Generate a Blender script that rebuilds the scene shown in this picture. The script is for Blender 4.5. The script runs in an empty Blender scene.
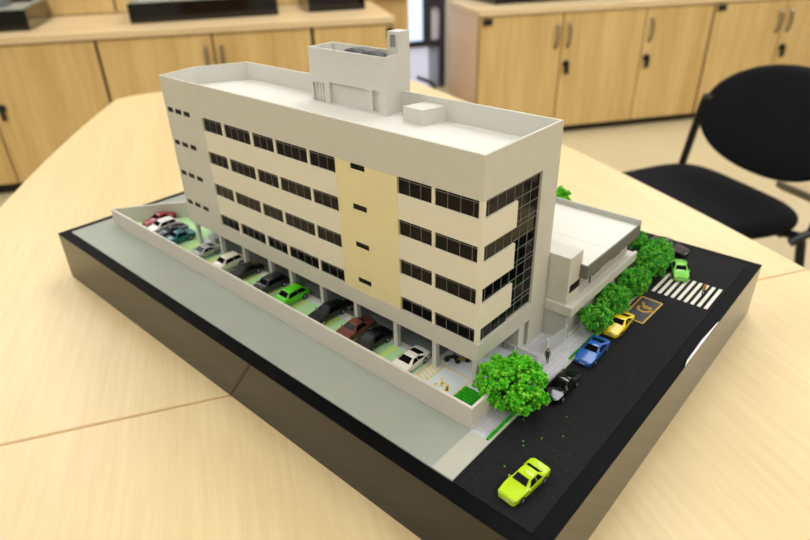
import bpy, bmesh, math, random
from mathutils import Vector, Matrix, noise
random.seed(7)
scene = bpy.context.scene
COL = scene.collection
S = 0.2            # metres per model unit (the architectural model is laid out in its own units)
ZF = -4.027        # floor level in model units; the model's ground plate is z = 0
PI = math.pi

def W(x, y, z=0.0):
    """model units -> world metres"""
    return Vector((x * S, y * S, (z - ZF) * S))

E1 = Vector((0.509, 0.861, 0)).normalized()      # room axis across the table
E2 = Vector((E1.y, -E1.x, 0))                    # room axis along the table
RZ = math.atan2(E2.y, E2.x)                      # a room object has local X = E2, local Y = E1
def RP(q, p, z=0.0):
    v = E2 * q + E1 * p
    return Vector((v.x, v.y, z))

# ------------------------------------------------------------------ camera, world, lights, exposure
cam_d = bpy.data.cameras.new('camera')
cam = bpy.data.objects.new('camera', cam_d)
COL.objects.link(cam)
scene.camera = cam
cam_d.sensor_fit = 'HORIZONTAL'
cam_d.sensor_width = 36.0
cam_d.lens = 604.366 / 810 * 36.0
cam_d.clip_start = 0.01
cam_d.clip_end = 50
Rm = ((0.7464742, 0.66496424, -0.02447074), (0.3137404, -0.3841526, -0.86832813), (-0.58680766, 0.64050709, -0.49538615))
xa, ya, za = [Vector(r) for r in Rm]
rot = Matrix((xa, -ya, -za)).transposed()
cam.matrix_world = Matrix.Translation(W(1.0851, -1.5919, 1.6635)) @ rot.to_4x4()
cam_d.dof.use_dof = True
cam_d.dof.focus_distance = 0.47
cam_d.dof.aperture_fstop = 6.3

world = bpy.data.worlds.new('world')
scene.world = world
world.use_nodes = True
bg = world.node_tree.nodes['Background']
bg.inputs[0].default_value = (0.9, 0.92, 1.0, 1)
bg.inputs[1].default_value = 0.3

scene.view_settings.view_transform = 'Standard'
scene.view_settings.look = 'None'
scene.view_settings.gamma = 1.0
scene.view_settings.use_curve_mapping = False
scene.view_settings.exposure = 0.0
LAMP = 9.4          # radiance of the ceiling light diffusers

# ------------------------------------------------------------------ materials
def lin(c):
    return tuple(((v / 255) / 12.92 if v / 255 <= 0.04045 else ((v / 255 + 0.055) / 1.055) ** 2.4) for v in c)
def mat(name, rgb, rough=0.6, spec=0.5, metal=0.0, vary=0.0, vscale=30.0, bump=0.0, bscale=200.0, alpha=None, trans=0.0, coat=0.0, stretch=None):
    m = bpy.data.materials.new(name); m.use_nodes = True
    nt = m.node_tree; b = nt.nodes['Principled BSDF']
    c = lin(rgb)
    b.inputs['Base Color'].default_value = (*c, 1)
    b.inputs['Roughness'].default_value = rough
    b.inputs['Specular IOR Level'].default_value = spec
    b.inputs['Metallic'].default_value = metal
    b.inputs['Coat Weight'].default_value = coat
    b.inputs['Coat Roughness'].default_value = 0.04
    b.inputs['Transmission Weight'].default_value = trans
    if alpha is not None: b.inputs['Alpha'].default_value = alpha
    if vary or bump:
        tc = nt.nodes.new('ShaderNodeTexCoord')
        mp = nt.nodes.new('ShaderNodeMapping')
        if stretch: mp.inputs['Scale'].default_value = stretch
        nt.links.new(tc.outputs['Object'], mp.inputs[0])
    if vary:
        n = nt.nodes.new('ShaderNodeTexNoise'); n.inputs['Scale'].default_value = vscale; n.inputs['Detail'].default_value = 5
        nt.links.new(mp.outputs[0], n.inputs['Vector'])
        r = nt.nodes.new('ShaderNodeValToRGB')
        r.color_ramp.elements[0].position = 0.3; r.color_ramp.elements[1].position = 0.7
        r.color_ramp.elements[0].color = (*[max(0, v * (1 - vary)) for v in c], 1)
        r.color_ramp.elements[1].color = (*[min(1, v * (1 + vary)) for v in c], 1)
        nt.links.new(n.outputs['Fac'], r.inputs[0]); nt.links.new(r.outputs[0], b.inputs['Base Color'])
    if bump:
        n2 = nt.nodes.new('ShaderNodeTexNoise'); n2.inputs['Scale'].default_value = bscale; n2.inputs['Detail'].default_value = 3
        nt.links.new(mp.outputs[0], n2.inputs['Vector'])
        bp = nt.nodes.new('ShaderNodeBump'); bp.inputs['Strength'].default_value = bump; bp.inputs['Distance'].default_value = 0.001
        nt.links.new(n2.outputs['Fac'], bp.inputs['Height']); nt.links.new(bp.outputs[0], b.inputs['Normal'])
    return m

def wood(name, c1, c2, axis='X', scale=6.0, rough=0.35, spec=0.5, fine=24.0):
    """fine grain lines running along the object's own axis"""
    m = bpy.data.materials.new(name); m.use_nodes = True
    nt = m.node_tree; b = nt.nodes['Principled BSDF']
    tc = nt.nodes.new('ShaderNodeTexCoord'); mp = nt.nodes.new('ShaderNodeMapping')
    st = {'X': (0.06, 1, 1), 'Y': (1, 0.06, 1), 'Z': (1, 1, 0.06)}[axis]
    mp.inputs['Scale'].default_value = st
    nt.links.new(tc.outputs['Object'], mp.inputs[0])
    n = nt.nodes.new('ShaderNodeTexNoise'); n.inputs['Scale'].default_value = fine; n.inputs['Detail'].default_value = 7; n.inputs['Roughness'].default_value = 0.62
    n2 = nt.nodes.new('ShaderNodeTexNoise'); n2.inputs['Scale'].default_value = scale; n2.inputs['Detail'].default_value = 3
    nt.links.new(mp.outputs[0], n.inputs['Vector']); nt.links.new(mp.outputs[0], n2.inputs['Vector'])
    mx = nt.nodes.new('ShaderNodeMath'); mx.operation = 'ADD'
    nt.links.new(n.outputs['Fac'], mx.inputs[0]); nt.links.new(n2.outputs['Fac'], mx.inputs[1])
    r = nt.nodes.new('ShaderNodeValToRGB')
    r.color_ramp.elements[0].position = 0.38; r.color_ramp.elements[1].position = 0.62
    hf = nt.nodes.new('ShaderNodeMath'); hf.operation = 'MULTIPLY'; hf.inputs[1].default_value = 0.5
    nt.links.new(mx.outputs[0], hf.inputs[0])
    r.color_ramp.elements[0].color = (*lin(c1), 1); r.color_ramp.elements[1].color = (*lin(c2), 1)
    nt.links.new(hf.outputs[0], r.inputs[0]); nt.links.new(r.outputs[0], b.inputs['Base Color'])
    b.inputs['Roughness'].default_value = rough; b.inputs['Specular IOR Level'].default_value = spec
    return m

def emit(name, rgb, strength):
    m = bpy.data.materials.new(name); m.use_nodes = True
    b = m.node_tree.nodes['Principled BSDF']
    b.inputs['Base Color'].default_value = (*lin(rgb), 1)
    b.inputs['Emission Color'].default_value = (*lin(rgb), 1)
    b.inputs['Emission Strength'].default_value = strength
    return m

M = {}
M['table'] = wood('table maple', (223, 197, 143), (235, 212, 159), 'X', 9.0, 0.36, 0.5, 130.0)
M['door'] = wood('cabinet door beech', (206, 170, 104), (228, 198, 134), 'Z', 6.0, 0.45, 0.5, 45.0)
M['carcass'] = wood('cabinet side beech', (222, 192, 164), (232, 208, 180), 'Z', 5.0, 0.4)
M['worktop'] = wood('worktop beech', (222, 194, 146), (234, 210, 164), 'Y', 5.0, 0.35)
M['gap_brown'] = mat('brown door gap', (74, 54, 32), 0.8)
M['seam'] = mat('table seam', (208, 170, 120), 0.7)
M['edge_dark'] = mat('dark gap', (45, 36, 25), 0.8)
M['steel'] = mat('dull steel', (150, 140, 120), 0.35, metal=0.8)
M['black_plastic'] = mat('black plastic', (20, 20, 22), 0.5)
M['fabric'] = mat('black fabric', (19, 20, 23), 0.85, 0.12, vary=0.15, vscale=300)
M['tube'] = mat('black tube', (16, 16, 17), 0.4)
M['grey_edge'] = mat('grey edge', (150, 146, 126), 0.6)
M['floor'] = mat('beige floor', (212, 196, 156), 0.35, 0.4, vary=0.04, vscale=3)
M['wallpaint'] = mat('room wall', (214, 208, 196), 0.8)
M['ceil'] = mat('ceiling', (232, 230, 224), 0.9)
M['lamp'] = emit('lamp diffuser', (244, 247, 255), LAMP)
M['daylight'] = emit('daylit pane', (212, 230, 255), 1.0)
M['frame_dark'] = mat('dark frame', (52, 52, 62), 0.5)
M['pale_panel'] = mat('pale lilac panel', (240, 240, 250), 0.6)
M['frosted'] = emit('frosted panel with added glow', (214, 216, 238), 0.55)  # emission added to brighten the lower door panel, too dim under the room light
M['blue_panel'] = mat('pale blue panel', (190, 198, 232), 0.6)
M['acrylic'] = mat('gloss black acrylic', (6, 6, 7), 0.035, 0.5)
M['rim'] = mat('matt black rim', (6, 7, 9), 0.5, 0.06, vary=0.5, vscale=120)
M['board'] = mat('white foam board', (235, 232, 228), 0.7)
M['asphalt'] = mat('black road card', (32, 32, 33), 0.8, 0.1, vary=0.25, vscale=900, bump=0.3, bscale=2500)
M['driveway'] = mat('grey driveway card', (160, 165, 152), 0.55, 0.3, vary=0.03, vscale=30)
M['sidewalk'] = mat('pale sidewalk card', (188, 188, 172), 0.6, 0.3, vary=0.03, vscale=40)
M['wallgrey'] = mat('beige grey model wall', (208, 205, 188), 0.65, 0.3, vary=0.02, vscale=60, bump=0.25, bscale=500)
M['cream'] = mat('cream spandrel card', (231, 224, 200), 0.6, 0.3)
M['yellow_card'] = mat('yellow card', (234, 221, 168), 0.6, 0.3)
M['white_card'] = mat('white model card', (214, 212, 202), 0.6, 0.3)
M['roofcard'] = mat('white roof card', (225, 223, 213), 0.6, 0.3)
M['annexgrey'] = mat('grey annex card', (184, 184, 172), 0.65, 0.3)
M['annexdark'] = mat('dark grey annex card', (112, 112, 100), 0.65, 0.3)
M['void'] = mat('dark window card', (12, 12, 13), 0.5, 0.15)
M['tower_shade'] = mat('grey tower opening shade', (150, 150, 138), 0.6)  # grey tone stands in for shade inside the tower window
M['bound'] = mat('pale boundary card', (214, 209, 196), 0.6, 0.3)
M['glass'] = mat('black glass card', (6, 6, 8), 0.05, 0.15)
M['mullion'] = mat('thin pale mullion', (140, 137, 128), 0.5)
M['lane'] = mat('grey lane card', (120, 127, 124), 0.6, 0.3)
M['parkfloor'] = mat('pale parking floor', (214, 220, 220), 0.5, 0.3)
M['baygreen'] = mat('pale green bay', (176, 216, 156), 0.55, 0.3)
M['baylime'] = mat('lime bay edge', (200, 222, 120), 0.55, 0.3)
M['yline'] = mat('yellow line', (232, 208, 112), 0.6)
M['ypaint'] = mat('road yellow', (200, 158, 52), 0.6)
M['padblue'] = mat('slate pad', (52, 54, 60), 0.6)
M['stripe'] = mat('white stripe', (226, 222, 206), 0.6)
M['grass'] = mat('grass flock', (62, 190, 44), 0.9, 0.1, vary=0.35, vscale=700, bump=0.6, bscale=1500)
M['foil'] = mat('tree foam bright', (104, 214, 46), 0.9, 0.1, vary=0.5, vscale=170, bump=1.0, bscale=1500)
M['foil2'] = mat('tree foam deep', (84, 184, 52), 0.9, 0.1, vary=0.5, vscale=150, bump=0.8, bscale=900)
M['trunk'] = mat('brown trunk', (80, 58, 36), 0.9)
M['tyre'] = mat('tyre', (14, 14, 15), 0.6)
M['hub'] = mat('wheel hub', (185, 185, 190), 0.3, metal=0.7)
M['carglass'] = mat('car glass', (7, 7, 9), 0.2, 0.08)
M['lamp_white'] = mat('lamp lens', (225, 225, 220), 0.2)
M['plate'] = mat('number plate', (205, 215, 190), 0.5)
M['clear'] = mat('frosted acrylic', (215, 222, 214), 0.2, 0.5, alpha=0.42)
M['tank'] = mat('dark water tank', (34, 35, 36), 0.5)

def specks(m):
    nt = m.node_tree; b = nt.nodes['Principled BSDF']; src = b.inputs['Base Color'].links[0].from_socket
    tc = nt.nodes.new('ShaderNodeTexCoord'); vo = nt.nodes.new('ShaderNodeTexVoronoi'); vo.inputs['Scale'].default_value = 420
    nt.links.new(tc.outputs['Object'], vo.inputs['Vector'])
    lt = nt.nodes.new('ShaderNodeMath'); lt.operation = 'LESS_THAN'; lt.inputs[1].default_value = 0.11
    nt.links.new(vo.outputs['Distance'], lt.inputs[0])
    mx = nt.nodes.new('ShaderNodeMix'); mx.data_type = 'RGBA'
    nt.links.new(lt.outputs[0], mx.inputs[0]); nt.links.new(src, mx.inputs[6]); mx.inputs[7].default_value = (0.09, 0.09, 0.085, 1)
    nt.links.new(mx.outputs[2], b.inputs['Base Color'])
specks(M['asphalt'])
def foliage_mat(name, cols, sc):
    m = M['foil' if name == 'foil' else 'foil2']; nt = m.node_tree; b = nt.nodes['Principled BSDF']
    tc = nt.nodes.new('ShaderNodeTexCoord'); n = nt.nodes.new('ShaderNodeTexNoise'); n.inputs['Scale'].default_value = sc; n.inputs['Detail'].default_value = 4; n.inputs['Roughness'].default_value = 0.7
    nt.links.new(tc.outputs['Object'], n.inputs['Vector'])
    rp = nt.nodes.new('ShaderNodeValToRGB'); e = rp.color_ramp.elements
    e[0].position = 0.34; e[0].color = (*lin(cols[0]), 1); e[1].position = 0.66; e[1].color = (*lin(cols[2]), 1)
    k = rp.color_ramp.elements.new(0.5); k.color = (*lin(cols[1]), 1)
    nt.links.new(n.outputs['Fac'], rp.inputs[0]); nt.links.new(rp.outputs[0], b.inputs['Base Color'])
foliage_mat('foil', [(44, 150, 36), (88, 206, 40), (170, 226, 70)], 230)
foliage_mat('foil2', [(40, 96, 40), (66, 172, 52), (150, 200, 66)], 260)
# paving: small square setts, too fine to tell apart
def paving(name):
    m = bpy.data.materials.new(name); m.use_nodes = True
    nt = m.node_tree; b = nt.nodes['Principled BSDF']
    tc = nt.nodes.new('ShaderNodeTexCoord')
    br = nt.nodes.new('ShaderNodeTexBrick'); br.offset = 0.0
    br.inputs['Color1'].default_value = (*lin((204, 204, 206)), 1); br.inputs['Color2'].default_value = (*lin((192, 192, 195)), 1)
    br.inputs['Mortar'].default_value = (*lin((182, 182, 185)), 1)
    br.inputs['Scale'].default_value = 1.0; br.inputs['Mortar Size'].default_value = 0.0003
    br.inputs['Brick Width'].default_value = 0.0045; br.inputs['Row Height'].default_value = 0.0045
    nt.links.new(tc.outputs['Object'], br.inputs['Vector']); nt.links.new(br.outputs[0], b.inputs['Base Color'])
    b.inputs['Roughness'].default_value = 0.6
    return m
M['paving'] = paving('grey paving setts')
# ribbed yellow card
def ribbed():
    m = M['yellow_card']; nt = m.node_tree; b = nt.nodes['Principled BSDF']
    tc = nt.nodes.new('ShaderNodeTexCoord'); wv = nt.nodes.new('ShaderNodeTexWave')
    wv.bands_direction = 'X'; wv.inputs['Scale'].default_value = 140
    nt.links.new(tc.outputs['Object'], wv.inputs['Vector'])
    bp = nt.nodes.new('ShaderNodeBump'); bp.inputs['Strength'].default_value = 0.35; bp.inputs['Distance'].default_value = 0.0006
    nt.links.new(wv.outputs['Fac'], bp.inputs['Height']); nt.links.new(bp.outputs[0], b.inputs['Normal'])
ribbed()

# ------------------------------------------------------------------ builders
class MB:
    def __init__(s): s.v = []; s.f = []; s.m = []
    def add(s, vs, fs, mi=0):
        o = len(s.v); s.v += [tuple(v) for v in vs]; s.f += [tuple(i + o for i in f) for f in fs]; s.m += [mi] * len(fs)
        return s
    def box(s, x0, x1, y0, y1, z0, z1, mi=0):
        return s.add([(x0, y0, z0), (x1, y0, z0), (x1, y1, z0), (x0, y1, z0), (x0, y0, z1), (x1, y0, z1), (x1, y1, z1), (x0, y1, z1)],
                     [(3, 2, 1, 0), (4, 5, 6, 7), (0, 1, 5, 4), (1, 2, 6, 5), (2, 3, 7, 6), (3, 0, 4, 7)], mi)
    def prism(s, poly, z0, z1, mi=0):
        n = len(poly)
        a = sum(poly[i][0] * poly[(i + 1) % n][1] - poly[(i + 1) % n][0] * poly[i][1] for i in range(n))
        if a < 0: poly = poly[::-1]
        vs = [(p[0], p[1], z0) for p in poly] + [(p[0], p[1], z1) for p in poly]
        fs = [tuple(range(n - 1, -1, -1)), tuple(range(n, 2 * n))] + [(i, (i + 1) % n, n + (i + 1) % n, n + i) for i in range(n)]
        return s.add(vs, fs, mi)
    def cyl(s, a, b, r0, r1=None, n=12, mi=0):
        a = Vector(a); b = Vector(b); r1 = r0 if r1 is None else r1
        d = (b - a).normalized(); u = d.orthogonal().normalized(); w = d.cross(u)
        vs = []
        for c, r in ((a, r0), (b, r1)):
            for i in range(n):
                t = 2 * PI * i / n; vs.append(c + (u * math.cos(t) + w * math.sin(t)) * r)
        fs = [tuple(range(n - 1, -1, -1)), tuple(range(n, 2 * n))] + [(i, (i + 1) % n, n + (i + 1) % n, n + i) for i in range(n)]
        return s.add(vs, fs, mi)
    def tube(s, pts, r, n=8, mi=0):
        pts = [Vector(p) for p in pts]; vs = []; fs = []; u = None
        for i, p in enumerate(pts):
            d = (pts[min(i + 1, len(pts) - 1)] - pts[max(i - 1, 0)]).normalized()
            u = d.orthogonal().normalized() if u is None else (u - d * u.dot(d)).normalized()
            w = d.cross(u)
            for k in range(n):
                t = 2 * PI * k / n; vs.append(p + (u * math.cos(t) + w * math.sin(t)) * r)
        for i in range(len(pts) - 1):
            for k in range(n):
                a = i * n + k; b = i * n + (k + 1) % n; fs.append((a, b, b + n, a + n))
        fs.append(tuple(range(n - 1, -1, -1))); fs.append(tuple(range(len(vs) - n, len(vs))))
        return s.add(vs, fs, mi)
    def lathe(s, prof, c=(0, 0, 0), n=20, mi=0):
        vs = []; fs = []
        for r, z in prof:
            for i in range(n):
                t = 2 * PI * i / n; vs.append((c[0] + r * math.cos(t), c[1] + r * math.sin(t), c[2] + z))
        for j in range(len(prof) - 1):
            for i in range(n):
                a = j * n + i; b = j * n + (i + 1) % n; fs.append((a, b, b + n, a + n))
        fs.append(tuple(range(n - 1, -1, -1))); fs.append(tuple(range(len(vs) - n, len(vs))))
        return s.add(vs, fs, mi)
    def mesh(s, name, mats, sc=1.0, smooth=False):
        me = bpy.data.meshes.new(name)
        me.from_pydata([(x * sc, y * sc, z * sc) for x, y, z in s.v], [], s.f)
        for m in (mats if isinstance(mats, (list, tuple)) else [mats]): me.materials.append(m)
        if any(s.m): me.polygons.foreach_set('material_index', s.m)
        if smooth: me.polygons.foreach_set('use_smooth', [True] * len(s.f))
        me.update()
        return me
    def build(s, name, mats, parent=None, sc=1.0, smooth=False, bevel=0.0, seg=2, loc=None, rz=0.0):
        o = bpy.data.objects.new(name, s.mesh(name, mats, sc, smooth)); COL.objects.link(o)
        if parent: o.parent = parent
        if loc is not None: o.location = loc
        if rz: o.rotation_euler = (0, 0, rz)
        if bevel:
            b = o.modifiers.new('bevel', 'BEVEL'); b.width = bevel; b.segments = seg; b.limit_method = 'ANGLE'; b.angle_limit = 0.7
        if smooth:
            me = o.data
            try: me.set_sharp_from_angle(angle=0.6)
            except Exception: pass
        return o

def tag(o, label=None, cat=None, group=None, kind=None):
    if label: o['label'] = label
    if cat: o['category'] = cat
    if group: o['group'] = group
    if kind: o['kind'] = kind
    return o
def thing(name, label, cat, loc, rz=0.0, group=None):
    o = bpy.data.objects.new(name, None); COL.objects.link(o)
    o.location = loc; o.rotation_euler = (0, 0, rz); o.empty_display_size = 0.02
    return tag(o, label, cat, group)
def copy_tree(o, parent=None):
    c = o.copy(); COL.objects.link(c)
    if parent: c.parent = parent
    for ch in [x for x in scene.objects if x.parent == o]: copy_tree(ch, c)
    return c

def holed(mb, org, u, n, us, zs, hole, dep, mi=0, skip0=False, skip1=False):
    """wall plane: org + u*U + z*Z, outward normal n; cells for which hole(i, j) are left open with reveals of depth dep"""
    org = Vector(org); u = Vector(u); n = Vector(n); flip = u.cross(Vector((0, 0, 1))).dot(n) < 0
    P = lambda a, z, d=0.0: org + u * a + Vector((0, 0, z)) - n * d
    def q(a, b, c, d): mb.add([a, b, c, d], [(3, 2, 1, 0) if flip else (0, 1, 2, 3)], mi)
    H = [[hole(0.5 * (us[i] + us[i + 1]), 0.5 * (zs[j] + zs[j + 1])) for j in range(len(zs) - 1)] for i in range(len(us) - 1)]
    for i in range(len(us) - 1):
        for j in range(len(zs) - 1):
            u0, u1, z0, z1 = us[i], us[i + 1], zs[j], zs[j + 1]
            if not H[i][j]: q(P(u0, z0), P(u1, z0), P(u1, z1), P(u0, z1)); continue
            nb = lambda a, b: 0 <= a < len(us) - 1 and 0 <= b < len(zs) - 1 and H[a][b]
            if not nb(i - 1, j) and (i or not skip0): q(P(u0, z0), P(u0, z0, dep), P(u0, z1, dep), P(u0, z1))
            if not nb(i + 1, j) and (i < len(us) - 2 or not skip1): q(P(u1, z0, dep), P(u1, z0), P(u1, z1), P(u1, z1, dep))
            if not nb(i, j - 1): q(P(u0, z0), P(u1, z0), P(u1, z0, dep), P(u0, z0, dep))
            if not nb(i, j + 1): q(P(u0, z1, dep), P(u1, z1, dep), P(u1, z1), P(u0, z1))

# ------------------------------------------------------------------ the room
def struct(name, mb, m, q=0, p=0, **k):
    o = mb.build(name, m, loc=RP(q, p), rz=RZ, **k); return tag(o, kind='structure')
struct('floor', MB().box(-4.6, 3.2, -3.2, 4.6, -0.06, 0.0), M['floor'])
struct('ceiling', MB().box(-4.6, 3.2, -3.2, 4.6, 2.7, 2.76), M['ceil'])
struct('wall_back', MB().box(-4.6, -4.3, -3.2, 0.7, 0, 2.7).box(-4.6, -4.3, 2.0, 4.6, 0, 2.7).box(-4.6, -4.3, 0.7, 2.0, 2.1, 2.7), M['wallpaint'])
struct('wall_front', MB().box(3.1, 3.2, -3.2, 4.6, 0, 2.7), M['wallpaint'])
struct('wall_right', MB().box(-4.5, 3.1, 4.5, 4.6, 0, 2.7), M['wallpaint'])
struct('wall_left', MB().box(-4.5, 3.1, -3.2, -3.1, 0, 2.7), M['wallpaint'])

# glazed door in the gap between the cabinets
dr = struct('door_1', MB().box(-4.36, -4.3, 0.7, 0.98, 0, 2.1).box(-4.36, -4.3, 1.455, 1.515, 0.36, 2.1).box(-4.36, -4.3, 1.59, 1.63, 0, 2.1)
            .box(-4.36, -4.3, 0.78, 1.59, 0.315, 0.36).box(-4.36, -4.3, 0.78, 1.59, 2.03, 2.1).box(-4.36, -4.3, 1.515, 1.59, 0.6, 2.03), M['frame_dark'])
tag(MB().box(-4.345, -4.33, 0.78, 1.455, 0.36, 2.03).build('pane', M['daylight'], dr), 'bright daylit pane')
MB().box(-4.345, -4.33, 1.515, 1.59, 0.36, 0.6).build('pane', M['pale_panel'], dr)
MB().box(-4.345, -4.33, 0.78, 1.50, 0.0, 0.315).build('lower_panel', M['frosted'], dr)
MB().box(-4.345, -4.33, 1.50, 1.59, 0.0, 0.315).build('lower_panel', M['blue_panel'], dr)
tag(struct('wall_trim', MB().box(-4.36, -4.3, 1.63, 2.0, 0, 2.1), M['wallpaint']), kind='structure').name = 'trim_1'
t = thing('cable', 'black curled cable on the floor before the glazed door', 'cable', RP(-4.1, 1.40), RZ)
MB().tube([(0.05 * math.cos(a), 0.05 * math.sin(a) * 1.3, 0.02 + 0.11 * i / 14) for i, a in enumerate([0.3 * k for k in range(15)])], 0.014, 8).build('loop', M['black_plastic'], t, smooth=True)

# ceiling lights
for i, (q, p) in enumerate([(-2.9, -1.3), (-2.9, 0.9), (-2.9, 3.0), (-0.9, -1.3), (-0.9, 0.9), (-0.9, 3.0), (1.3, -1.3), (1.3, 0.9), (1.3, 3.0)]):
    row = ('far', 'middle', 'near')[i // 3]; side = ('left', 'central', 'right')[i % 3]
    t = thing('ceiling_light', f'recessed white ceiling light panel, {row} row, {side} one of three', 'ceiling light', RP(q, p, 2.7), RZ, 'recessed ceiling lights')
    MB().box(-0.62, 0.62, -0.32, -0.3, -0.02, 0).box(-0.62, 0.62, 0.3, 0.32, -0.02, 0).box(-0.62, -0.6, -0.3, 0.3, -0.02, 0).box(0.6, 0.62, -0.3, 0.3, -0.02, 0).build('light_frame', M['ceil'], t)
    MB().box(-0.6, 0.6, -0.3, 0.3, -0.012, -0.004).build('diffuser', M['lamp'], t)

# ------------------------------------------------------------------ table (boat shaped, two tops that meet in a seam)
TP0 = -0.021
tbl = thing('conference_table', 'large boat-shaped pale maple table carrying the display model', 'table', RP(-0.142, TP0, 0.0), RZ)
def tedge(s): return 0.55 - 0.0032 * (s / 0.2) ** 2 
for sg in (-1, 1):
    N = 16
    ss = [1.36 * i / N for i in range(N + 1)]
    A = [(sg * max(s, 0.0012), -tedge(s)) for s in ss] + [(sg * 1.39, -tedge(1.36) + 0.045), (sg * 1.403, -tedge(1.36) + 0.10)]
    B = [(x, -y) for x, y in A[::-1]]
    MB().prism(A + B, 0.712, 0.74).build('table_top', M['table'], tbl, bevel=0.002)
    MB().box(sg * 0.75 - 0.025, sg * 0.75 + 0.025, -0.28, 0.28, 0, 0.712).build('leg_panel', M['carcass'], tbl)
MB().box(-0.0012, 0.0012, -0.545, 0.545, 0.70, 0.7392).build('seam_strip', M['seam'], tbl)
MB().box(-0.725, 0.725, -0.012, 0.012, 0.3, 0.7).build('modesty_panel', M['carcass'], tbl)

# ------------------------------------------------------------------ cabinets
def handle(mb, x, y, z, h=0.125):
    pts = [(x, y, z - h / 2), (x + 0.018, y, z - h / 2 + 0.012), (x + 0.026, y, z), (x + 0.018, y, z + h / 2 - 0.012), (x, y, z + h / 2)]
    return mb.tube(pts, 0.0085, 8)
def cabinet(root_q, root_p, rz, label, doors, y0, y1, depth=0.42, H=0.69, kick=0.05, cap=None):
    """front plane at local x = 0, running along local +y; doors: list of (y0, y1, handle side, key)"""
    t = thing('cabinet', label, 'cabinet', RP(root_q, root_p), rz, 'low beech cabinets round the room')
    MB().box(-depth, -0.02, y0, y1, kick, H).build('carcass', M['carcass'], t)
    MB().box(-depth + 0.03, -0.04, y0 + 0.005, y1 - 0.005, 0, kick).build('plinth', M['edge_dark'], t)
    MB().box(-0.0205, -0.017, y0, y1, kick, H - 0.001).build('door_gap', M['gap_brown'], t)
    for a, b, hs, key in doors:
        d = MB().box(-0.018, 0.0, a + 0.004, b - 0.004, kick + 0.004, H - 0.006).build('door', M['door'], t, bevel=0.0015)
        if hs == 2: MB().cyl((0, a + 0.045, 0.43), (0.012, a + 0.045, 0.43), 0.018, n=12).box(0.012, 0.02, a + 0.036, a + 0.054, 0.375, 0.435).build('lock', M['black_plastic'], d)
        elif hs == 3: MB().box(0.0, 0.01, b - 0.03, b, H - 0.07, H - 0.02).build('hinge_cap', M['black_plastic'], d)
        elif hs:
            hy = b - 0.038 if hs > 0 else a + 0.038
            handle(MB(), 0, hy, H - 0.125).build('handle', M['steel'], d, smooth=True)
            if key:
                MB().cyl((0, hy, H - 0.28), (0.014, hy, H - 0.28), 0.02, n=12).box(0.014, 0.026, hy - 0.012, hy + 0.012, H - 0.335, H - 0.27).build('lock', M['black_plastic'], d)
    if cap is not None: MB().box(0.0, 0.012, cap - 0.025, cap + 0.025, H - 0.045, H - 0.012).build('hinge_cap', M['black_plastic'], t)
    return t
# right-hand run
RR = RZ - 0.07; RQ, RPP = -2.885, 1.284
cabinet(RQ, RPP, RR, 'beech cabinet with three doors right of the glazed door', [(0.0, 0.498, 1, 0), (0.498, 1.02, -1, 1), (1.02, 1.466, -1, 1)], 0.0, 1.469, 0.54, 0.696, 0.042, 0.045)
cabinet(RQ, RPP, RR, 'beech cabinet with paired curved handles behind the black chair', [(1.475, 1.975, 1, 0), (1.975, 2.55, -1, 1)], 1.472, 2.552, 0.54, 0.696, 0.042, 1.515)
t = thing('worktop', 'beech worktop over the cabinets on the right', 'worktop', RP(RQ, RPP), RR)
MB().box(-0.55, 0.012, -0.006, 2.56, 0.6965, 0.729).build('slab', M['worktop'], t, bevel=0.003)
# left-hand run
LRZ = RZ - 0.10
LQ, LP = -2.98, -1.242
lab = ['beech cabinet at the far left edge with a black lock', 'beech cabinet with two plain doors under the long black model base', 'beech cabinet at right end of the left worktop']
cabinet(LQ, LP, LRZ, lab[0], [(-0.46, 0.072, 0, 0), (0.072, 0.596, 2, 0)], -0.46, 0.598, 0.6, 0.712, 0.055)
cabinet(LQ, LP, LRZ, lab[1], [(0.602, 1.125, 1, 0), (1.125, 1.60, -1, 0)], 0.601, 1.603, 0.6, 0.712, 0.055)
cabinet(LQ, LP, LRZ, lab[2], [(1.61, 2.01, 3, 0)], 1.607, 2.013, 0.6, 0.712, 0.055)
t = thing('worktop', 'long beech worktop under the three display models on the left', 'worktop', RP(LQ, LP), LRZ)
MB().box(-0.75, 0.015, -0.5, 2.02, 0.7125, 0.745).build('slab', M['worktop'], t, bevel=0.003)
# tall cupboards behind that worktop
t = thing('tall_cupboard', 'tall beech cupboard behind the left worktop', 'cupboard', RP(LQ, LP), LRZ)
MB().box(-1.1, -0.775, -0.5, 2.26, 0, 2.0).build('carcass', M['door'], t)
for a, b in ((-0.5, 0.03), (0.03, 0.565), (0.565, 1.16), (1.16, 1.72), (1.72, 2.26)):
    MB().box(-0.77, -0.752, a + 0.006, b - 0.006, 0.75, 1.995).build('door', M['door'], t)
MB().box(-0.775, -0.768, -0.49, 2.25, 0.75, 1.99).build('door_gap', M['edge_dark'], t)

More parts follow.
